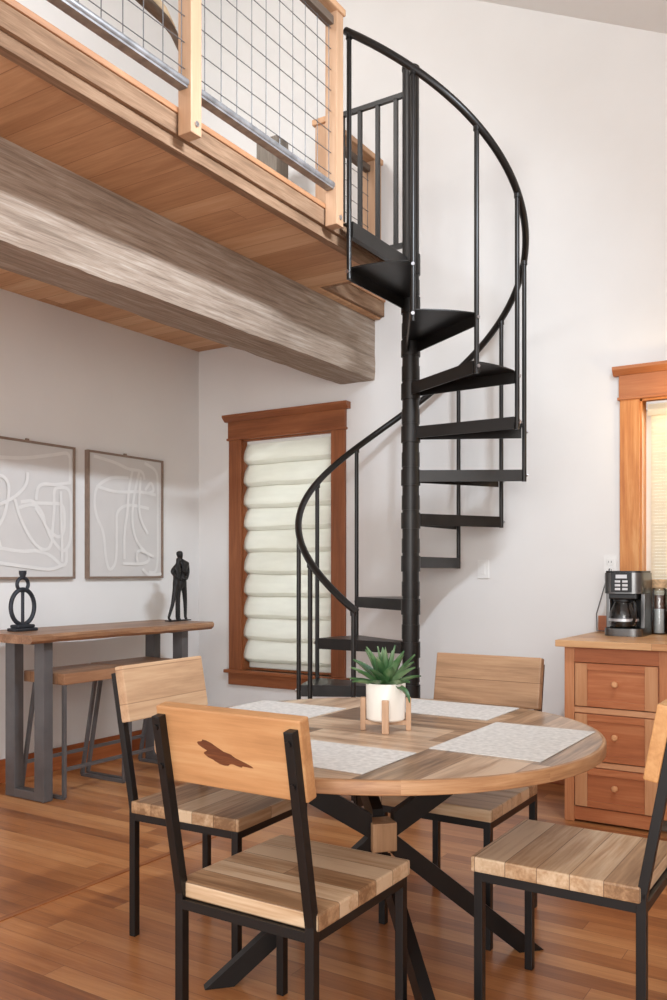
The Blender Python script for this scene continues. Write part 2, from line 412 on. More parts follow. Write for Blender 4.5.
sm = o.modifiers.new('thick', 'SOLIDIFY'); sm.thickness = .003
obj('head_rail', mk(box, x0, x1, YB+.03, YB+.075, 2.19, 2.211), M['white'], sh)
obj('bottom_bar', mk(box, x0+.01, x1-.01, YB+.04, YB+.058, .548, .6, .006), M['shade'], sh)

sh = thing('woven_shade', 'flat woven shade lowered in the window above the counter', 'window shade', (-.76, YB+.03, 1.05))
bm = B(); nz_ = 60
for k in range(nz_):
    z1_ = 2.14-k*(1.09/nz_); box(bm, -1.115, -.39, YB+.028, YB+.033+.0015*random.random(), z1_-1.09/nz_+.001, z1_)
obj('woven_panel', bm, M['woven'], sh)
obj('head_rail', mk(box, -1.14, -.385, YB+.01, YB+.06, 2.155, 2.207, .004), M['panel'], sh)
obj('valance', mk(box, -1.13, -.39, YB+.004, YB+.01, 2.125, 2.19, .001), M['woven'], sh)

# ------------------------------------------------------------------ loft
EX, NX, NY, DZ = -2.345, -2.84, 4.29, 3.05
PE = 3.68
bm = B()
prism(bm, [(XL, -2.0), (EX-.022, -2.0), (EX-.022, NY), (NX, NY), (NX, YB), (XL, YB)], 2.93, 2.965)
struct('loft_soffit', bm, M['soffit'])
bm = B()
prism(bm, [(XL, -2.0), (EX-.012, -2.0), (EX-.012, NY-.012), (NX-.012, NY-.012), (NX-.012, YB), (XL, YB)], 2.966, DZ-.02)
struct('loft_floor', bm, M['nosing'])
struct('trim_2', mk(box, EX-.02, EX+.012, -2.0, NY-.02, 2.955, 3.035, .004), M['fascia'])
struct('trim_3', mk(box, EX-.05, EX-.006, -2.0, NY-.02, 2.905, 2.955, .003), M['fascia'])
struct('trim_4', mk(box, EX-.06, EX+.02, -2.0, PE+.02, 3.035, 3.06, .006), M['nosing'])
bm = B(); box(bm, NX, NX+.03, NY+.001, YB, 2.94, 3.035, .004); struct('trim_5', bm, M['fascia'])
struct('trim_6', mk(box, NX-.05, NX+.04, NY+.028, YB, 3.035, 3.06, .006), M['nosing'])
struct('trim_7', mk(box, NX+.031, EX-.03, NY, NY+.022, 2.925, 3.03, .004), M['fascia'])

# timber beam: rough hewn
bm = B(); ny = 120; x0, x1, z0, z1 = -3.16, -2.88, 2.53, 2.93
rings = []
for j in range(ny+1):
    y = -2.0+(YB+2.0)*j/ny; ring = []
    prof = []
    n = 7
    for k in range(n): prof.append((x0+(x1-x0)*k/n, z0))
    for k in range(n): prof.append((x1, z0+(z1-z0)*k/n))
    for k in range(n): prof.append((x1-(x1-x0)*k/n, z1))
    for k in range(n): prof.append((x0, z1-(z1-z0)*k/n))
    for i, (x, z) in enumerate(prof):
        w = .002*math.sin(y*5+i*.7)+.0015*math.sin(y*13+i*1.1)+.003*(random.random()-.5)
        inx = -1 if x > (x0+x1)/2 else 1
        if z > z1-.01: w = abs(w)*.3
        corner = .004 if i % n == 0 else 0
        cxp = x+inx*(abs(w)+corner*(x in (x0, x1))); czp = z-(0 if z < z1-.01 else .0005)+(w+corner*.7 if z < z0+.01 else 0)
        ring.append(bm.verts.new((cxp, y, czp)))
    rings.append(ring)
for a, b_ in zip(rings, rings[1:]):
    m_ = len(a)
    for k in range(m_): bm.faces.new((a[k], a[(k+1) % m_], b_[(k+1) % m_], b_[k]))
bm.faces.new(rings[0][::-1]); bm.faces.new(rings[-1])
tag(obj('timber_beam', bm, M['beam'], None, False), 'massive weathered grey timber beam carrying the loft', 'beam')

# railing of the loft edge
def wire_panel(x, y0, y1, z0, z1, par, sp=.1016, r=.0021):
    bm = B(); y = y0+.06
    while y < y1: tube(bm, [(x, y, z0), (x, y, z1)], r, 6); y += sp
    z = z0+.055
    while z < z1: tube(bm, [(x+.005, y0, z), (x+.005, y1, z)], r, 6); z += sp
    return obj('wire_mesh', bm, M['wire'], par, True)
RX = EX+.075
rl = thing('loft_railing', 'wood and wire mesh railing along the open edge of the loft', 'railing', (EX+.05, 2.0, 2.945))
posts = [.46, 1.51, 2.56, 3.61]
for y in posts:
    o = obj('post', mk(box, EX+.0205, EX+.088, y-.031, y+.031, 2.945, 3.985, .004), M['post'], rl)
    if y != 3.655:
        pass
    bm = B()
    tube(bm, [(EX+.088, y, 2.985), (EX+.094, y, 2.985)], .011, 10); obj('bolt', bm, M['bolt'], o, True)
for a, b_ in zip(posts, posts[1:]):
    wire_panel(EX+.05, a+.032, b_-.032, 3.14, 3.93, rl)
    bm = B(); prism_ax(bm, [(EX+.03, 3.116), (EX+.072, 3.116), (EX+.072, 3.124), (EX+.038, 3.124), (EX+.038, 3.165), (EX+.03, 3.165)], a+.032, b_-.032, 'Y'); tube(bm, [(EX+.064, a+.032, 3.137), (EX+.064, b_-.032, 3.137)], .016, 10)
    obj('bottom_channel', bm, M['galv'], rl, True)
    obj('top_channel', mk(box, EX+.03, EX+.072, a+.032, b_-.032, 3.92, 3.96, .003), M['dk'], rl)
obj('top_rail', mk(box, EX-.02, EX+.098, .4, 3.65, 3.985, 4.018, .006), M['toprail'], rl)

# second railing beside the stair opening
r2 = thing('loft_railing', 'short mesh railing with wood posts behind the spiral stair landing', 'railing', (NX, 4.68, DZ+.011))
for y in (4.40, 4.96):
    obj('post', mk(box, NX-.06, NX+.03, y-.045, y+.045, 3.0605, 3.93, .004), M['post'], r2)
wire_panel(NX-.02, 4.445, 4.915, 3.14, 3.88, r2)
obj('bottom_channel', mk(box, NX-.04, NX, 4.445, 4.915, 3.12, 3.15, .004), M['galv'], r2)
obj('top_channel', mk(box, NX-.04, NX+.0, 4.445, 4.915, 3.86, 3.9, .003), M['dk'], r2)
obj('top_rail', mk(box, NX-.075, NX+.04, 4.34, 5.02, 3.93, 3.965, .006), M['toprail'], r2)

# things on the loft seen through the mesh
tag(obj('timber_post', mk(box, -3.58, -3.41, 4.66, 4.8, DZ-.02, 4.15, .01), M['gapost']), 'grey weathered timber post seen through the loft mesh', 'post')
bw = thing('bentwood_stand', 'dark bent wood arm curving down behind the loft mesh, by its middle post', 'stand', (-3.2, 3.3, DZ-.02))
bm = B(); pts = [(-3.2, y, z) for y, z in ((2.62, 4.30), (2.8, 4.26), (3.0, 4.215), (3.15, 4.18), (3.28, 4.165), (3.38, 4.15), (3.45, 4.115), (3.51, 4.05), (3.545, 3.97), (3.555, 3.88))]
tube(bm, pts, .03, 12, radii=[.034, .034, .033, .032, .030, .026, .021, .017, .014, .012]); obj('bent_arm', bm, M['dk'], bw, True)
bm = B(); tube(bm, [(-3.2, 3.555, 3.9), (-3.2, 3.555, 3.05)], .011, 10); obj('rod', bm, M['dk'], bw, True)
obj('foot', mk(box, -3.34, -3.06, 3.44, 3.67, DZ-.02, DZ+.015, .006), M['dk'], bw)
bm = B(); tube(bm, [(-3.2, 3.12, 4.27), (-3.2, 3.25, 4.24), (-3.2, 3.37, 4.20), (-3.2, 3.44, 4.13)], .02, 10); obj('pale_slat', bm, M['spring'], bw, True)

# ------------------------------------------------------------------ spiral staircase
PX, PY, RS = -2.244, 4.333, .627
A0, DA, Z0, RI = -91.88, 30.2, -.133, .2399
bz = lambda t: Z0+RI*t
def bp(b, r=RS, z=0.0):
    a = R(A0+DA*b); return Vector((PX+r*math.cos(a), PY+r*math.sin(a), z))
st = thing('spiral_staircase', 'black steel spiral staircase winding up to the loft', 'staircase', (PX, PY, 0))
bm = B(); tube(bm, [(PX, PY, 0.012), (PX, PY, 4.05)], .047, 28); lathe(bm, [(0, 4.05), (.05, 4.05), (.05, 4.065), (0, 4.072)], 28, (PX, PY, 0))
obj('center_pole', bm, M['iron'], st, True)
bm = B(); lathe(bm, [(.047, .0), (.15, 0), (.15, .01), (.06, .013), (.047, .03)], 28, (PX, PY, 0)); obj('base_plate', bm, M['iron'], st, True)
TH = .064
for t in range(1, 13):
    b0 = 12-t
    a0, a1 = R(A0+DA*b0-1.2), R(A0+DA*(b0+1)+1.2)
    zt_ = bz(t)+.03; zb_ = zt_-TH; ro = RS-.0135; ri = .05
    bm = B(); n = 10
    th = .006
    out = [(PX+ro*math.cos(a0+(a1-a0)*k/n), PY+ro*math.sin(a0+(a1-a0)*k/n)) for k in range(n+1)]
    # inner edge widened so the tread is a wedge joined to the collar
    inn = [(PX+ri*math.cos(a1+.5), PY+ri*math.sin(a1+.5)), (PX+ri*math.cos((a0+a1)/2), PY+ri*math.sin((a0+a1)/2)), (PX+ri*math.cos(a0-.5), PY+ri*math.sin(a0-.5))]
    prism(bm, out+inn, zt_-th, zt_)
    # lips
    def lip(pa, pb):
        pa, pb = Vector(pa+(0,)), Vector(pb+(0,)); d = (pb-pa).normalized(); c = Vector((PX, PY, 0))
        nrm = Vector((-d.y, d.x, 0)); mid = (out[n//2]); cc = Vector(((mid[0]+PX)/2, (mid[1]+PY)/2, 0))
        if nrm.dot(cc-pa) < 0: nrm = -nrm
        prism(bm, [tuple(pa.xy), tuple(pb.xy), tuple((pb+nrm*th).xy), tuple((pa+nrm*th).xy)], zb_, zt_-th)
    lip(out[-1], inn[0]); lip(inn[-1], out[0])
    o = obj('tread', bm, M['iron'], st)
    for b in (b0, b0+1):
        bm = B()
        d = bp(b)-Vector((PX, PY, 0)); d.normalize()
        c = bp(b, RS+.0125, bz(t)); tube(bm, [c, c+d*.007], .009, 8)
        obj('bolt', bm, M['bolt'], o, True)
    bm = B(); lathe(bm, [(.0472, zb_-.02), (.054, zb_-.02), (.054, zt_+.004), (.0472, zt_+.004)], 28, (PX, PY, 0)); obj('collar', bm, M['iron'], st, True)
    bm = B(); lathe(bm, [(.0472, zt_+.02), (.0505, zt_+.02), (.0505, zt_+.1), (.0472, zt_+.1)], 28, (PX, PY, 0)); obj('sleeve', bm, M['iron'], st, True)
HR = 1.197
hz = lambda b: bz(12-b)+HR
for b in range(0, 13):
    top = hz(b)-.012
    bot = bz(12-b)-.035 if b < 12 else .004
    bm = B(); tube(bm, [bp(b, RS, bot), bp(b, RS, top)], .0125, 12)
    tube(bm, [bp(b, RS, top-.02), bp(b, RS, top)], .017, 12)
    obj('baluster', bm, M['iron'], st, True)
bm = B(); pts = []
for k in range(0, 181):
    b = -.06+12.11*k/180; pts.append(bp(b, RS, hz(b)))
tube(bm, pts, .019, 14); obj('handrail', bm, M['iron'], st, True)
# landing with its guard
LZ = 2.998
bm = B(); box(bm, PX-.010, PX, PE+.03, PY-.048, LZ-.078, LZ, .001); box(bm, PX-.06, PX-.010, PE+.03, PY-.048, LZ-.008, LZ); box(bm, PX-.028, PX-.010, PE+.03, PY-.048, LZ-.078, LZ-.07)
obj('landing_channel', bm, M['iron'], st)
bm = B(); lathe(bm, [(.0472, LZ-.09), (.054, LZ-.09), (.054, LZ+.02), (.0472, LZ+.02)], 28, (PX, PY, 0)); obj('collar', bm, M['iron'], st, True)
gy = PY+.012
obj('guard_rail', mk(bar, (NX+.055, gy, 3.935), (PX-.045, gy, 3.935), .022, .028), M['iron'], st)
obj('guard_rail', mk(bar, (NX+.055, gy, 3.09), (PX-.045, gy, 3.09), .022, .026), M['iron'], st)
for k in range(4):
    x = PX-.10-.118*k
    obj('guard_baluster', mk(bar, (x, gy, 3.1), (x, gy, 3.925), .022, .022), M['iron'], st)

# ------------------------------------------------------------------ dining chairs
def make_chair(label, backmat):
    t = thing('dining_chair', label, 'chair', (0, 0, 0), 'dining chairs around the round table')
    obj('seat', mk(box, -.217, .217, -.222, .232, .424, .466, .006), M['seat'], t)
    tw = .0125; X = .199; lean = .085
    for s in (-1, 1):
        bm = B(); bar(bm, (s*X, -.222, 0), (s*X, -.222, .45), .025, .025, .002)
        bar(bm, (s*X, -.222, .437), (s*X, -.222-lean, .898), .025, .025, .002)
        obj('leg', bm, M['blk'], t)
        obj('leg', mk(bar, (s*X, .212, 0), (s*X, .212, .423), .025, .025, .002), M['blk'], t)
    bm = B()
    for s in (-1, 1): box(bm, s*X-tw, s*X+tw, -.21, .2, .399, .423)
    box(bm, -X+.01, X-.01, .2, .224, .399, .423); box(bm, -X+.01, X-.01, -.234, -.21, .399, .423)
    obj('seat_frame', bm, M['blk'], t)
    th = math.atan2(lean, .461); zc = .828; yc = -.222-lean*(zc-.437)/.461+.0125/math.cos(th)+.0185
    mtx = Matrix.Translation((0, yc, zc)) @ Matrix.Rotation(th, 4, 'X')
    bm = B(); box(bm, -.217, .217, -.0185, .0185, -.097, .097, .005)
    o = obj('backrest', bm, backmat, t); o.data.transform(mtx) if False else None
    o.matrix_local = mtx
    for s in (-1, 1):
        for dz in (-.05, .05):
            q = obj('bolt', mk(tube, [(s*X, -.0435, dz), (s*X, -.0475, dz)], .007, 8), M['blk'], t, True); q.matrix_local = mtx
    return t, o
chA, bkA = make_chair('wooden chair nearest the camera, dark knot across its golden backrest', M['backA'])
# the knot: a shallow dark inlay in the slab of that chair only
def knot(mtx):
    bm = B(); n = 40; vs = []
    rng = random.Random(3)
    for k in range(n):
        a = 2*PI*k/n; r = .92+.2*math.sin(3*a+1)+.1*math.sin(7*a)+.08*(rng.random()-.5)
        x = .078*math.cos(a)*r; z = .021*math.sin(a)*r*(1-.25*math.cos(a))
        vs.append((x*.985-z*.17-.02, -x*.24+z*.985-.012))
    prism_ax(bm, vs, -.0192, -.018, 'Y')
    return bm
base_children = list(chA.children)
place = lambda x, y, z=0: (x, y, z)
def recolor(root, mat):
    for c in root.children:
        if c.name.startswith('backrest'): c.data = c.data.copy(); c.data.materials[0] = mat
chB = dup(chA, (-1.972, 2.368, 0), -PI/2+R(2.5), 'pale wooden chair left of the table, nearest the console table'); recolor(chB, M['backB'])
chC = dup(chA, (-1.314, 2.922, 0), PI, 'wooden chair behind the table, its brown two-plank back against the white wall'); recolor(chC, M['backC'])
chD = dup(chA, (-.738, 2.447, 0), PI/2, 'wooden chair right of the table, in front of the drawers, cut by the frame'); recolor(chD, M['backD'])
chA.location = (-1.313, 1.882, 0)
kb = knot(None); k_o = obj('knot', kb, M['knot'], None); 
k_o.data.transform(Matrix.Translation(k_o.location)); k_o.location = (0, 0, 0); k_o.parent = bkA; k_o['label'] = 'dark brown knot in the backrest'

# ------------------------------------------------------------------ dining table
TX, TY, TR, TZ = -1.382, 2.437, .703, .747
tb = thing('dining_table', 'round reclaimed-wood dining table on a black crossed metal base', 'table', (TX, TY, 0))
def disc(bm, r0, z0, z1, xa, xb, n=120, bev=.004):
    pts = []
    for k in range(n):
        a = 2*PI*k/n; pts.append((r0*math.cos(a), r0*math.sin(a)))
    poly = []
    # clip to xa..xb
    def clip(poly, c, keep):
        o = []
        for i in range(len(poly)):
            p, q = poly[i], poly[(i+1) % len(poly)]
            ip, iq = keep(p[0]), keep(q[0])
            if ip: o.append(p)
            if ip != iq:
                t = (c-p[0])/(q[0]-p[0]); o.append((c, p[1]+t*(q[1]-p[1])))
        return o
    poly = clip(pts, xa, lambda x: x >= xa); poly = clip(poly, xb, lambda x: x <= xb)
    prism(bm, [(TX+x, TY+y) for x, y in poly], z0, z1)
s1 = .283
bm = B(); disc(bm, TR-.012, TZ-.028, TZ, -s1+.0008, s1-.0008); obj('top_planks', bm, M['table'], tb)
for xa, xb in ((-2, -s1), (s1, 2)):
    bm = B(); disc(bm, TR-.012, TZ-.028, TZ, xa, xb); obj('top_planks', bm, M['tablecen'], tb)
bm = B(); lathe(bm, [(TR-.0115, TZ-.037), (TR-.002, TZ-.037), (TR, TZ-.035), (TR, TZ-.005), (TR-.003, TZ-.001), (TR-.0115, TZ)], 120, (TX, TY, 0))
bm.faces.ensure_lookup_table()
lathe(bm, [(TR-.0115, TZ), (TR-.0115, TZ-.037)], 120, (TX, TY, 0)); bmesh.ops.remove_doubles(bm, verts=bm.verts, dist=1e-5); obj('rim', bm, M['rim'], tb, True)
bm = B(); lathe(bm, [(0, TZ-.029), (TR-.03, TZ-.029), (TR-.03, TZ-.037), (0, TZ-.037)], 80, (TX, TY, 0)); obj('sub_top', bm, M['block'], tb)
CX, CY, CZ = -1.35, 2.405, .42
dirs = [Vector((.684, .729, 0)), Vector((.729, -.684, 0))]
foot_r, top_r, tz_ = .50, .40, TZ-.037
for d in dirs:
    for s in (-1, 1):
        v = d*s
        near = v.y < -.5 and v.x > .5
        p0 = Vector((CX, CY, CZ))+v*.036+Vector((0, 0, -.055 if near else 0)); 
        f = Vector((CX, CY, .012))+v*foot_r; t_ = Vector((CX, CY, tz_-.012))+v*top_r
        bm = B()
        sd = Vector((-v.y, v.x, 0))*.018
        def slab(a, b, h):
            q = [a+Vector((0, 0, -h)), a+Vector((0, 0, h)), b+Vector((0, 0, h)), b+Vector((0, 0, -h))]
            lo = [bm.verts.new(p-sd) for p in q]; hi = [bm.verts.new(p+sd) for p in q]
            bm.faces.new(lo); bm.faces.new(hi[::-1])
            for k in range(4): bm.faces.new((lo[k], hi[k], hi[(k+1) % 4], lo[(k+1) % 4]))
        a = p0+Vector((0, 0, -.03)); b_ = f+Vector((0, 0, .0)); h = .036
        sl = (b_-a)/(a.z-b_.z)      # travel per metre of drop
        tip = a+Vector((0, 0, h))+sl*(a.z+h-.001); heel = a+Vector((0, 0, -h))+sl*(a.z-h-.001)
        q = [a+Vector((0, 0, -h)), a+Vector((0, 0, h)), tip, heel]
        lo = [bm.verts.new(p-sd) for p in q]; hi = [bm.verts.new(p+sd) for p in q]
        bm.faces.new(lo); bm.faces.new(hi[::-1])
        for k in range(4): bm.faces.new((lo[k], hi[k], hi[(k+1) % 4], lo[(k+1) % 4]))
        obj('leg', bm, M['blk'], tb)
        bm = B(); slab(p0+Vector((0, 0, .03)), t_+Vector((0, 0, -.02)), .040)
        for w in bm.verts: w.co.z = min(w.co.z, TZ-.0375)
        if s*d.y > -.5 or d.x < .7: obj('brace', bm, M['blk'], tb)
obj('center_block', mk(box, CX-.04, CX+.04, CY-.04, CY+.04, CZ-.045, CZ+.045, .004, Matrix.Translation((CX, CY, 0)) @ Matrix.Rotation(R(46.8), 4, 'Z') @ Matrix.Translation((-CX, -CY, 0))), M['block'], tb, label='wooden block where the crossed legs meet')

# placemats
def placemat(x0, x1, y0, y1, label):
    bm = B(); nx, ny = 14, 14
    box(bm, x0, x1, y0, y1, TZ+.0004, TZ+.003, .0008)
    # raised weave ribs
    return tag(obj('placemat', bm, M['mat']), label, 'placemat', 'woven placemats on the dining table')
placemat(-1.098, -.770, 2.232, 2.74, 'pale woven placemat on the right side of the table, fully in view')
placemat(-1.60, -1.14, 2.762, 3.07, 'pale woven placemat at the far side of the table, behind the plant')
placemat(-1.545, -1.098, 1.86, 2.155, 'pale woven placemat nearest the camera, partly behind the golden chair back')
placemat(-2.05, -1.675, 2.45, 2.72, 'pale woven placemat on the left side of the table, toward the left window')

# ------------------------------------------------------------------ potted succulent
PLX, PLY = -1.345, 2.425
pl = thing('potted_succulent', 'spiky green succulent in white pot on wooden legs, on the dining table', 'plant', (PLX, PLY, TZ))
pz = TZ+.034
bm = B(); lathe(bm, [(0, 0), (.056, 0), (.0615, .005), (.063, .115), (.061, .118), (.057, .115), (.056, .104), (0, .104)], 48, (PLX, PLY, pz)); obj('pot', bm, M['pot'], pl, True)
bm = B(); lathe(bm, [(0, .1045), (.0555, .1045), (.03, .11), (0, .112)], 32, (PLX, PLY, pz)); obj('soil', bm, M['soil'], pl, True)
sd_ = bpy.data.objects.new('plant_stand', None); COL.objects.link(sd_); sd_.parent = pl; sd_['_w'] = pl['_w']
for k in range(4):
    a = R(-62+90*k); c, s_ = math.cos(a), math.sin(a)
    mtx = Matrix.Translation((PLX+.072*c, PLY+.072*s_, 0)) @ Matrix.Rotation(a, 4, 'Z')
    obj('leg', mk(box, -.0085, .0085, -.011, .011, TZ+.0005, TZ+.105, .003, mtx), M['pstand'], sd_)
bm = B()
for a in (R(28), R(118)):
    mtx = Matrix.Translation((PLX, PLY, 0)) @ Matrix.Rotation(a, 4, 'Z'); box(bm, -.066, .066, -.009, .009, TZ+.018, TZ+.0335, .002, mtx)
obj('crossbar', bm, M['pstand'], sd_)
def leaf(az, el, L, w, bend):
    bm = B(); n = 10; base = Vector((PLX, PLY, pz+.105)); d = Vector((math.cos(az), math.sin(az), 0)); side = Vector((-d.y, d.x, 0))
    p = base+d*.008; rows = []
    for k in range(n+1):
        t = k/n; e = el-bend*t*t
        if k: p = p+(d*math.cos(e)+Vector((0, 0, math.sin(e))))*(L/n)
        up = (-d*math.sin(e)+Vector((0, 0, math.cos(e))))
        ww = w*(.55+1.3*t-1.85*t*t) if t < 1 else 0
        ww = max(ww, .0008)
        row = []
        for (q, h) in ((-1, .22), (-.5, .02), (0, -.06), (.5, .02), (1, .22)):
            row.append(bm.verts.new(p+side*q*ww+up*(h*ww*1.1+.0018)))
        for (q, h) in ((.5, -.12), (0, -.28), (-.5, -.12)):
            row.append(bm.verts.new(p+side*q*ww+up*(h*ww*1.1-.0018)))
        rows.append(row)
    for a_, b_ in zip(rows, rows[1:]):
        for k in range(8): bm.faces.new((a_[k], a_[(k+1) % 8], b_[(k+1) % 8], b_[k]))
    bm.faces.new(rows[0]); bm.faces.new(rows[-1][::-1])
    return bm
rg = random.Random(11)
for ringn, (cnt, el, L, w, bend) in enumerate(((5, 80, .125, .015, .1), (7, 62, .135, .022, .22), (8, 42, .135, .025, .35), (7, 22, .12, .022, .4))):
    for k in range(cnt):
        az = 2*PI*(k+.5*ringn)/cnt+rg.uniform(-.15, .15)
        obj('leaf', leaf(az, R(el+rg.uniform(-7, 7)), L*rg.uniform(.88, 1.1), w*rg.uniform(.9, 1.1), bend), M['leaf'], pl, True)

obj('leaf', leaf(R(-20), R(12), .125, .017, 1.5), M['leaf'], pl, True)
obj('leaf', leaf(R(-172), R(16), .12, .015, .3), M['leaf'], pl, True)

# ------------------------------------------------------------------ console table
ct = thing('console_table', 'long live-edge wooden console table on grey steel legs against the left wall', 'table', (-4.0, 3.7, 0))
bm = B(); ny = 60; y0, y1 = 2.965, 4.45; zt_, zb_ = .92, .873
rows = []
for j in range(ny+1):
    y = y0+(y1-y0)*j/ny
    e = .010*math.sin(y*5.1)+.007*math.sin(y*13+1)+.004*math.sin(y*31)
    xf = -3.745+e; e2 = .008*math.sin(y*6.3+2); xb = -4.26+e2
    if j == ny: xf -= .02
    rows.append([bm.verts.new(p) for p in ((xb, y, zt_), (xf-.012, y, zt_), (xf, y, zt_-.012+.3*e), (xf-.004+.2*e, y, zb_+.015), (xf-.022, y, zb_), (xb, y, zb_))])
for a, b_ in zip(rows, rows[1:]):
    for k in range(6): bm.faces.new((a[k], a[(k+1) % 6], b_[(k+1) % 6], b_[k]))
bm.faces.new(rows[0]); bm.faces.new(rows[-1][::-1])
obj('slab_top', bm, M['console'], ct)
for y in (3.125, 4.215):
    bm = B(); w = .06
    box(bm, -4.165, -4.085, y, y+w, 0.002, .872, .003); box(bm, -3.92, -3.84, y, y+w, 0.002, .872, .003); box(bm, -4.0855, -3.9195, y, y+w, .002, .05, .003); box(bm, -4.0855, -3.9195, y, y+w, .852, .872)
    obj('leg_frame', bm, M['conleg'], ct)

# stools under the console
def make_stool(label):
    t = thing('bar_stool', label, 'stool', (0, 0, 0), 'stools under the console table')
    obj('seat', mk(box, -.17, .17, -.235, .235, .63, .692, .006), M['stool'], t)
    for s in (-1, 1):
        bm = B(); y = s*.222; r = .0095
        tube(bm, [(.155, y, .012), (.155, y, .63)], r, 4, square=True); tube(bm, [(-.085, y, .63), (-.205, y, .012)], r, 4, square=True)
        tube(bm, [(-.205, y, .0105), (.155, y, .0105)], r, 4, square=True)
        obj('leg_frame', bm, M['conleg'], t)
    bm = B(); tube(bm, [(.155, -.222, .165), (.155, .222, .165)], .009, 4, square=True); obj('foot_rail', bm, M['conleg'], t)
    bm = B(); tube(bm, [(-.174, -.222, .17), (-.174, .222, .17)], .009, 4, square=True); obj('foot_rail', bm, M['conleg'], t)
    return t
s1_ = make_stool('wood-topped metal stool behind the near leg of the console table')
s2_ = dup(s1_, (-3.965, 3.948, 0), 0, 'wood-topped metal stool under the far half of the console, behind the pale chair')
s1_.location = (-3.96, 3.455, 0)

# ring sculpture
rs = thing('ring_sculpture', 'dark iron sculpture of stacked rings on the near end of the console', 'sculpture', (-4.08, 3.175, .92))
def ellipse(cy, cz_, ry, rz, n=40): return [(-4.08, cy+ry*math.cos(2*PI*k/n), cz_+rz*math.sin(2*PI*k/n)) for k in range(n)]
bm = B(); tube(bm, ellipse(3.175, 1.055, .078, .098), .0125, 10, closed=True); obj('lower_ring', bm, M['ring'], rs, True)
bm = B(); tube(bm, ellipse(3.175, 1.181, .037, .037, 32), .0105, 10, closed=True); obj('upper_ring', bm, M['ring'], rs, True)
bm = B(); tube(bm, [(-4.08, 3.175, .95), (-4.08, 3.175, 1.15)], .0095, 10); obj('upright_bar', bm, M['ring'], rs, True)
bm = B(); lathe(bm, [(0, 1.215), (.013, 1.215), (.015, 1.225), (.021, 1.242), (.021, 1.258), (0, 1.258)], 24, (-4.08, 3.175, 0)); obj('neck', bm, M['ring'], rs, True)
bm = B(); box(bm, -4.12, -4.04, 3.175-.074, 3.175+.074, .9205, .938, .005); box(bm, -4.113, -4.047, 3.175-.06, 3.175+.06, .938, .957, .008); obj('base', bm, M['ring'], rs)

# embracing couple sculpture
cp = thing('couple_sculpture', 'thin black sculpture of an embracing couple on the far end of the console', 'sculpture', (-4.05, 4.40, .92))
def skin(name, verts, edges, mat, par, root=0, sub=2):
    me = bpy.data.meshes.new(name); base = Vector(par['_w'])
    me.from_pydata([tuple(Vector(v[:3])-base) for v in verts], edges, []); o = bpy.data.objects.new(name, me); COL.objects.link(o); o.parent = par
    o.modifiers.new('skin', 'SKIN'); o.modifiers['skin'].use_smooth_shade = True
    me.skin_vertices.new() if not me.skin_vertices else None
    for i, v in enumerate(verts):
        sv = me.skin_vertices[0].data[i]; sv.radius = (v[3], v[4] if len(v) > 4 else v[3]); sv.use_root = (i == root)
    s = o.modifiers.new('sub', 'SUBSURF'); s.levels = sub; s.render_levels = sub
    me.materials.append(mat); return o
sy, sx = 4.40, -4.05
def fig(dx, pts, edges, name):
    skin(name, [(sx+dx+p[0], sy+p[1]*1.15, .92+p[2]*1.06-.004)+tuple(q*1.28 for q in p[3:]) for p in pts], edges, M['bronze'], cp)
# taller figure: (x, y, z, radii)
E_ = [(0, 1), (1, 2), (2, 3), (3, 4), (4, 5), (5, 6), (0, 7), (7, 8), (8, 9), (9, 10), (0, 11), (11, 12), (12, 13), (13, 14), (3, 15), (15, 16), (16, 17), (17, 18), (3, 19), (19, 20), (20, 21), (21, 22)]
tall = [(0, .035, .245, .025, .02), (0, .04, .29, .026, .02), (0, .045, .335, .032, .02), (0, .045, .375, .03, .018), (0, .03, .398, .011, .011), (0, .02, .425, .02, .02), (0, .016, .452, .018, .018),
        (0, .058, .225, .017, .015), (0, .068, .12, .011), (0, .07, .02, .008), (.012, .072, .008, .008),
        (0, .012, .225, .017, .015), (0, .002, .12, .012), (0, -.002, .02, .009), (.012, -.004, .008, .008),
        (0, .082, .37, .014), (0, .092, .315, .011), (.026, .055, .27, .009), (.034, .01, .27, .007),
        (0, .012, .37, .013), (.012, -.02, .33, .01), (.024, -.03, .29, .009), (.026, -.01, .27, .006)]
fig(0, tall, E_, 'tall_figure')
small = [(0, -.03, .24, .02, .018), (0, -.032, .28, .02, .016), (0, -.032, .315, .025, .017), (0, -.03, .345, .022, .015), (0, -.022, .366, .009, .009), (0, -.014, .388, .016, .016), (0, -.012, .408, .014, .014),
         (0, -.022, .21, .014), (0, -.018, .11, .01), (0, -.012, .015, .008), (.01, -.006, .008, .008),
         (0, -.044, .21, .014), (0, -.066, .11, .01), (0, -.1, .025, .007), (.004, -.082, .008, .007),
         (0, -.058, .335, .011), (.004, -.076, .315, .009), (.018, -.05, .275, .008), (.024, -.01, .262, .006),
         (0, -.01, .335, .01), (.014, .01, .32, .008), (.022, .03, .31, .007), (.024, .045, .305, .005)]
fig(.028, small, E_, 'small_figure')
obj('base', mk(box, sx-.012, sx+.045, sy-.11, sy+.09, .9205, .9275, .002), M['bronze'], cp)

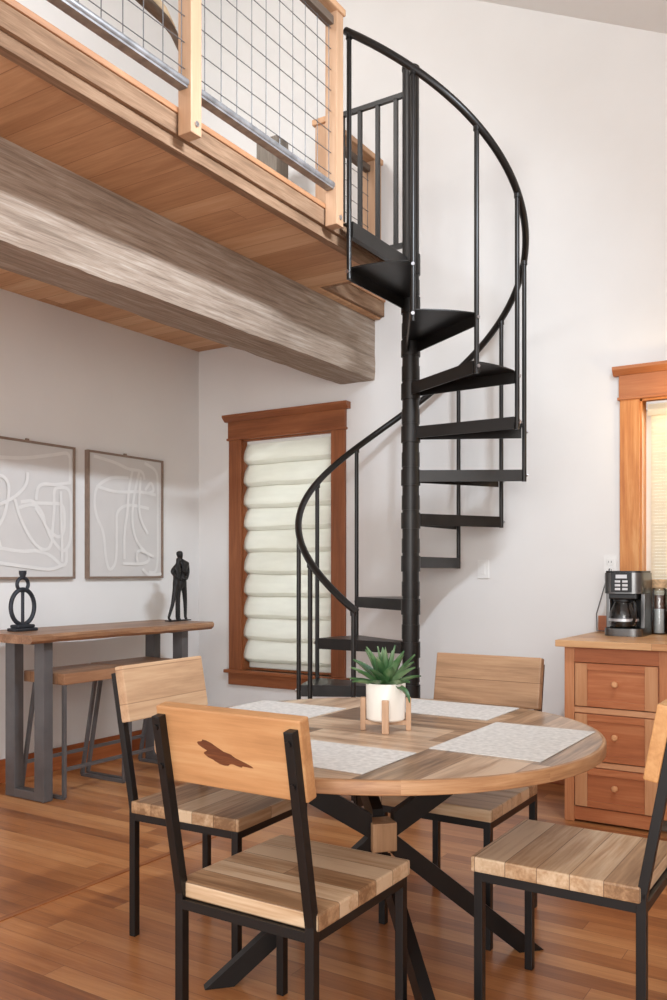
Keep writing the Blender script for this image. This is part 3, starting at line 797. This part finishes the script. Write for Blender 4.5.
# framed prints
def catmull(P, n=8, closed=False):
    out = []; m = len(P)
    for i in range(m-1):
        p0, p1, p2, p3 = P[max(i-1, 0)], P[i], P[i+1], P[min(i+2, m-1)]
        for k in range(n):
            t = k/n
            out.append(tuple(.5*((2*p1[j])+(-p0[j]+p2[j])*t+(2*p0[j]-5*p1[j]+4*p2[j]-p3[j])*t*t+(-p0[j]+3*p1[j]-3*p2[j]+p3[j])*t**3) for j in (0, 1)))
    out.append(P[-1]); return out
def ribbon(bm, P, w, x, y0, z1, W, H):
    pts = catmull(P, 10)
    for _ in range(4): pts = [pts[0]]+[tuple((pts[i-1][j]+2*pts[i][j]+pts[i+1][j])/4 for j in (0, 1)) for i in range(1, len(pts)-1)]+[pts[-1]]
    pts = [(y0+u*W, z1-v*H) for u, v in pts]; pts = [p for i, p in enumerate(pts) if i == 0 or math.hypot(p[0]-pts[i-1][0], p[1]-pts[i-1][1]) > 1e-4]
    L = []; Rr = []
    for i, p in enumerate(pts):
        a, b_ = pts[max(i-1, 0)], pts[min(i+1, len(pts)-1)]; dx, dz = b_[0]-a[0], b_[1]-a[1]; l = math.hypot(dx, dz) or 1
        nx, nz = -dz/l*w/2, dx/l*w/2
        xi = x+.0009*i/len(pts); L.append(bm.verts.new((xi, p[0]+nx, p[1]+nz))); Rr.append(bm.verts.new((xi, p[0]-nx, p[1]-nz)))
    for i in range(len(pts)-1): bm.faces.new((L[i], L[i+1], Rr[i+1], Rr[i]))
def art(y0, y1, z0, z1, lines, label):
    a = thing('framed_print', label, 'picture', (XL+.02, (y0+y1)/2, z0), 'framed abstract line prints')
    bm = B(); f = .014
    for p in ((y0, y0+f, z0, z1), (y1-f, y1, z0, z1), (y0+f, y1-f, z0, z0+f), (y0+f, y1-f, z1-f, z1)): box(bm, XL+.001, XL+.036, p[0], p[1], p[2], p[3], .001)
    obj('frame', bm, M['frame'], a)
    obj('canvas', mk(box, XL+.002, XL+.024, y0+f, y1-f, z0+f, z1-f), M['canvas'], a)
    bm = B()
    for i, P in enumerate(lines): ribbon(bm, P, .021, XL+.0245+.001*i, y0+f, z1-f, y1-y0-2*f, z1-z0-2*f)
    obj('painted_lines', bm, M['line'], a)
    bm = B(); box(bm, XL+.004, XL+.016, (y0+y1)/2-.012, (y0+y1)/2+.012, z1, z1+.014, .002); obj('hanger', bm, M['frame'], a)
W_, H_ = .69, .83
cv = lambda L, u0, us, v0, vs: [[((x-u0)/us, (y-v0)/vs) for x, y in P] for P in L]
# second print, traced from its own brush strokes (crop coordinates -> unit square)
l2 = [[(105, 110), (240, 150), (330, 190), (420, 205), (440, 260)], [(440, 150), (520, 200), (535, 300), (535, 500), (530, 840), (470, 870)],
      [(330, 250), (220, 250), (130, 310), (110, 400), (120, 500), (165, 620), (180, 780), (205, 860), (245, 800), (250, 600), (255, 480), (330, 430), (470, 450)],
      [(120, 310), (250, 345), (400, 340), (520, 360)], [(355, 200), (330, 330), (320, 480), (300, 620), (300, 790)], [(400, 210), (360, 400), (355, 560), (390, 680), (470, 770), (430, 815), (290, 820)],
      [(410, 240), (400, 480), (460, 620)], [(440, 330), (480, 280), (500, 330), (460, 350)], [(390, 820), (380, 760), (410, 730), (500, 770)], [(420, 850), (470, 890), (560, 880)]]
# linearise the slanted crop: top edge runs 75..140, bottom edge 920..905
def unsk(L, ul, ur, tl, tr, bl, br):
    o = []
    for P in L:
        q = []
        for x, y in P:
            u = (x-ul)/(ur-ul); t = tl+(tr-tl)*u; b_ = bl+(br-bl)*u; q.append((max(.01, min(.99, u)), max(.01, min(.99, (y-t)/(b_-t)))))
        o.append(q)
    return o
art(3.93, 4.63, 1.207, 2.05, unsk(l2, 75, 560, 85, 145, 910, 895), 'framed abstract print with white lines, second one, nearest the corner')
l1 = [[(-300, 120), (-60, 140), (250, 140), (400, 150), (415, 260), (415, 330)], [(-350, 760), (-100, 780), (60, 770), (200, 795), (320, 850), (368, 835), (376, 790), (376, 740)],
      [(-100, 440), (0, 435), (60, 450), (200, 455), (330, 470), (352, 570), (340, 640), (290, 672), (220, 650), (150, 600), (125, 530), (60, 470), (-20, 462), (-120, 480)],
      [(40, 480), (130, 570), (190, 660), (260, 720), (340, 760), (410, 700), (425, 560), (420, 420), (380, 365), (280, 355), (240, 380), (240, 480), (225, 600), (215, 700), (170, 755), (90, 750), (0, 690), (-100, 560), (-160, 420)],
      [(50, 430), (70, 350), (130, 325), (250, 335), (420, 330)], [(310, 380), (315, 500), (318, 640), (322, 760), (318, 830)], [(-350, 870), (0, 885), (200, 885), (330, 850)],
      [(-420, 300), (-300, 250), (-220, 330), (-260, 520), (-330, 640), (-300, 760)], [(-400, 480), (-200, 420), (-60, 330), (-40, 240)]]
art(3.12, 3.825, 1.207, 2.05, unsk(l1, -483, 445, -45, 125, 985, 915), 'framed abstract print with white lines, left one, cut by the frame of the photo')

# ------------------------------------------------------------------ cabinet and worktop
FY = 4.33
cb = thing('drawer_cabinet', 'cherry wood base cabinet with three drawers under the counter', 'cabinet', (-.95, 4.69, 0))
CXL, CXR = -1.372, .35
bm = B()
box(bm, CXL, CXL+.02, FY+.02, YB-.022, 0.002, .875); box(bm, CXL, CXR, FY+.02, YB-.022, .10, .118); box(bm, CXL, CXR, YB-.034, YB-.022, .1, .875); box(bm, CXR-.02, CXR, FY+.02, YB-.022, 0.002, .875)
box(bm, CXL+.02, CXR-.02, FY+.02, YB-.04, .855, .875)
obj('carcass', bm, M['cab'], cb)
for a, b_, z0_ in ((CXL, CXL+.05, .002), (-.915, -.855, .07), (CXR-.05, CXR, .002)): obj('face_stile', mk(box, a, b_, FY, FY+.02, z0_, .875, .002), M['cab'], cb)
for a, b_ in ((CXL+.05, -.915), (-.855, CXR-.05)):
    for z0_, z1_ in ((.80, .875), (.548, .577), (.282, .31), (.012, .078)): obj('face_rail', mk(box, a, b_, FY+.001, FY+.019, z0_, z1_, .002), M['cablx' if z1_-z0_ < .04 else 'cabx'], cb)
obj('toe_kick', mk(box, CXL+.02, CXR-.02, FY+.06, FY+.075, .002, .1), M['dk'], cb)
def drawer(x0, x1, z0, z1):
    d = obj('drawer', mk(box, x0, x1, FY+.004, FY+.018, z0, z1, .002), M['cabx'], cb)
    sw, rw = .062, .034
    for a, b_ in ((x0+.002, x0+sw), (x1-sw, x1-.002)):
        obj('drawer_stile', mk(box, a, b_, FY-.006, FY+.004, z0+.002, z1-.002, .002), M['cabl'], d, label='paler side strip of the drawer front')
    for a, b_ in ((z0+.002, z0+rw), (z1-rw, z1-.002)):
        obj('drawer_rail', mk(box, x0+sw, x1-sw, FY-.005, FY+.004, a, b_, .002), M['cabx'], d)
    kx, kz = (x0+x1)/2+.0, (z0+z1)/2+.012
    bm = B(); pr = [(0, 0), (.009, 0), (.007, .012), (.014, .02), (.016, .027), (.012, .034), (0, .036)]
    lathe(bm, pr, 20); bmesh.ops.transform(bm, matrix=Matrix.Translation((kx, FY+.004, kz)) @ Matrix.Rotation(PI/2, 4, 'X'), verts=bm.verts)
    obj('knob', bm, M['knob'], d, True)
for z0_, z1_ in ((.58, .797), (.313, .545), (.081, .279)): drawer(CXL+.053, -.918, z0_, z1_)
for z0_, z1_ in ((.58, .797), (.313, .545), (.081, .279)): drawer(-.852, CXR-.053, z0_, z1_)
tag(obj('countertop', mk(box, -1.405, .4, 4.28, YB-.001, .8765, .91, .004), M['counter']), 'wooden countertop holding the coffee maker', 'countertop')
tag(obj('backsplash', mk(box, -1.398, .4, YB-.021, YB-.001, .911, 1.0, .002), M['cabx']), 'low wooden backsplash strip behind the coffee maker', 'backsplash')

# coffee maker
KX, KY, KZ = -1.178, 4.80, .911
km = thing('coffee_maker', 'black and steel drip coffee maker on the counter', 'coffee maker', (KX, KY, KZ))
hw, kd = .1, .12
def dshape(inset=0, n=18):
    w, r = hw-inset, .07
    pts = [(KX-w, KY+kd-inset)]
    for k in range(n+1):
        a = PI+PI*k/n; pts.append((KX+w*math.copysign(abs(math.cos(a))**.6, math.cos(a)), KY-kd+r+(r-inset)*-1*abs(math.sin(a))**.6))
    return pts+[(KX+w, KY+kd-inset)]
obj('warming_base', mk(prism, dshape(), KZ+.0005, KZ+.04), M['steel'], km, True)
for a, b_ in ((KX-hw, KX-hw+.02), (KX+hw-.02, KX+hw)): obj('side_panel', mk(box, a, b_, KY-kd+.075, KY+kd, KZ+.0401, KZ+.2249, .003), M['steel'], km)
obj('water_tank', mk(box, KX-hw+.0205, KX+hw-.0205, KY+.035, KY+kd-.002, KZ+.0401, KZ+.2249, .003), M['plastic'], km)
obj('brew_head', mk(prism, dshape(), KZ+.225, KZ+.335), M['steel'], km, True)
obj('lid', mk(prism, dshape(.005), KZ+.3351, KZ+.345), M['plastic'], km, True)
cpn = obj('control_panel', mk(box, KX-.055, KX+.052, KY-kd-.004, KY-kd+.004, KZ+.232, KZ+.335, .002), M['plastic'], km)
obj('display', mk(box, KX-.03, KX+.028, KY-kd-.006, KY-kd-.003, KZ+.305, KZ+.325, .001), M['panel'], cpn)
for i in range(3):
    for j in range(2):
        x = KX-.02+j*.038; z = KZ+.289-i*.02
        obj('button', mk(box, x-.014, x+.014, KY-kd-.007, KY-kd-.003, z-.0065, z+.0065, .002), M['panel'], cpn)
obj('brew_basket', mk(box, KX-.07, KX+.07, KY-kd+.012, KY+.03, KZ+.195, KZ+.226, .006), M['plastic'], km)
cg = tag(obj('carafe', mk(lathe, [(0, .0415), (.06, .0415), (.070, .05), (.076, .085), (.072, .125), (.056, .165), (.05, .178), (.053, .182)], 40, (KX-.006, KY-.05, KZ)), M['cglass'], None, True), '', '')
del cg['label'], cg['category']
c_loc = cg.location.copy(); cg.parent = km; cg.location = c_loc-Vector(km.location)
cgw = cg
def cpart(name, bm, mat, smooth=True):
    o = obj(name, bm, mat, None, smooth); o.parent = cgw; o.location = o.location-c_loc; return o
cpart('carafe_lid', mk(lathe, [(0, .2), (.03, .199), (.053, .193), (.055, .183), (.046, .178), (0, .178)], 32, (KX-.006, KY-.05, KZ)), M['plastic'])
cpart('carafe_band', mk(lathe, [(.0762, .078), (.0772, .078), (.0770, .092), (.0760, .092)], 40, (KX-.006, KY-.05, KZ)), M['panel'])
bm = B(); hx = Vector((.72, -.69, 0)); c0 = Vector((KX-.006, KY-.05, KZ))
tube(bm, [c0+hx*r+Vector((0, 0, z)) for r, z in ((.052, .186), (.075, .188), (.096, .176), (.106, .148), (.104, .11), (.094, .082), (.076, .072))], .008, 10)
cpart('carafe_handle', bm, M['plastic'])
bm = B(); tube(bm, catm if False else [(KX-.07, KY+.12, KZ+.03), (KX-.12, 4.965, KZ+.012), (KX-.17, 4.955, KZ+.006), (KX-.215, 4.99, KZ+.006), (KX-.225, 5.015, KZ+.1), (-1.333, 5.03, 1.27)], .0032, 8)
obj('power_cord', bm, M['cord'], km, True)

# jars
def jar(x, y, r, h, lidmat, lidh, split, label):
    t = thing('storage_jar', label, 'jar', (x, y, .911))
    bm = B(); lathe(bm, [(0, .0008), (r-.004, .0008), (r, .006), (r, h-.012), (r-.004, h-.004), (r-.006, h), (r-.009, h), (r-.004, h-.014), (r-.004, .008), (0, .006)], 32, (x, y, .911)); obj('glass_body', bm, M['glass'], t, True)
    bm = B(); lathe(bm, [(0, .007), (r-.005, .007), (r-.005, h*split), (0, h*split)], 28, (x, y, .911)); obj('white_filling', bm, M['paper'], t, True)
    bm = B(); lathe(bm, [(0, h*split+.001), (r-.005, h*split+.001), (r-.005, h*.84), (0, h*.86)], 28, (x, y, .911)); obj('brown_filling', bm, M['beans'], t, True)
    bm = B(); lathe(bm, [(0, h-.012), (r-.011, h-.012), (r-.01, h+.002), (r-.002, h+.004), (r-.002, h+lidh), (r-.006, h+lidh+.003), (0, h+lidh+.003)], 32, (x, y, .911)); obj('lid', bm, lidmat, t, True)
jar(-1.05, 4.972, .042, .25, M['cork'], .045, .55, 'glass jar with tall cork lid just right of the coffee maker')
jar(-.945, 4.95, .046, .27, M['plastic'], .022, .4, 'glass jar with dark lid beside the cork-lidded jar, at the right edge')

# wall plates
sw = thing('light_switch', 'white light switch on the wall right of the staircase', 'light switch', (-2.109, YB-.005, 1.21))
obj('plate', mk(box, -2.146, -2.072, YB-.007, YB-.0005, 1.21, 1.325, .002), M['white'], sw)
obj('rocker', mk(box, -2.123, -2.095, YB-.012, YB-.007, 1.236, 1.299, .002), M['white'], sw)
ou = thing('wall_outlet', 'white wall outlet beside the right window, above the coffee maker', 'outlet', (-1.333, YB-.005, 1.225))
obj('plate', mk(box, -1.37, -1.297, YB-.007, YB-.0005, 1.225, 1.34, .002), M['white'], ou)
for z in (1.258, 1.306):
    o = obj('socket', mk(box, -1.352, -1.315, YB-.01, YB-.007, z-.016, z+.016, .003), M['white'], ou)
    
    for a in (-1.342, -1.328): obj('slot', mk(box, a, a+.003, YB-.0108, YB-.0098, z-.004, z+.008), M['slot'], o)

# ------------------------------------------------------------------ lights
def area(name, loc, target, size, power, color, sizey=None, spread=PI):
    l = bpy.data.lights.new(name, 'AREA'); l.energy = power; l.color = color; l.size = size; l.spread = spread
    if sizey: l.shape = 'RECTANGLE'; l.size_y = sizey
    o = bpy.data.objects.new(name, l); COL.objects.link(o); o.location = loc
    o.rotation_euler = (Vector(target)-Vector(loc)).to_track_quat('-Z', 'Y').to_euler(); return o
area('skylight', (-.2, 2.7, 3.68), (-4.3, 3.3, 1.3), .7, 49, (.80, .90, 1.0), .1, R(120))
area('front_window_light', (.6, -2.0, 2.0), (-2.4, 4, 1.4), 2.6, 98, (1.0, .975, .945), 1.8)
area('loft_light', (-3.5, 1.5, 5.1), (-4.0, 4.4, 3.7), .8, 22, (1, .99, .97), None, R(120))
area('daylight_left', (-3.6, 6.1, 1.7), (-3.6, 5, 1.4), 1.2, 22, (.97, 1, .98), 2.0)
area('daylight_right', (-.7, 6.0, 2.2), (-.76, 5, 1.7), 1.0, 60, (1, .9, .74), 1.6)
pl_ = bpy.data.lights.new('window_lamp', 'POINT'); pl_.energy = 3.5; pl_.color = (1, .72, .38); pl_.shadow_soft_size = .04
o = bpy.data.objects.new('window_lamp', pl_); COL.objects.link(o); o.location = (-.86, 4.82, 2.13)

wd = bpy.data.worlds.new('daylight'); S.world = wd; wd.use_nodes = True
bg = wd.node_tree.nodes['Background']; bg.inputs[0].default_value = (.97, .98, 1, 1); bg.inputs[1].default_value = 1.9

# ------------------------------------------------------------------ camera
cam = bpy.data.cameras.new('camera'); co = bpy.data.objects.new('camera', cam); COL.objects.link(co); S.camera = co
cam.sensor_fit = 'VERTICAL'; cam.sensor_height = 24; cam.sensor_width = 24*667/1000
cam.lens = 870/1000*24
cam.shift_y = (572-500)/1000
co.location = (0, 0, 1.25); co.rotation_euler = (PI/2, 0, R(32.45)); cam.clip_start = .05; cam.clip_end = 100
vs = S.view_settings; vs.view_transform = 'Standard'; vs.look = 'None'; vs.gamma = 1; vs.use_curve_mapping = False; vs.exposure = .14
for o in list(bpy.data.objects):
    if '_w' in o: del o['_w']
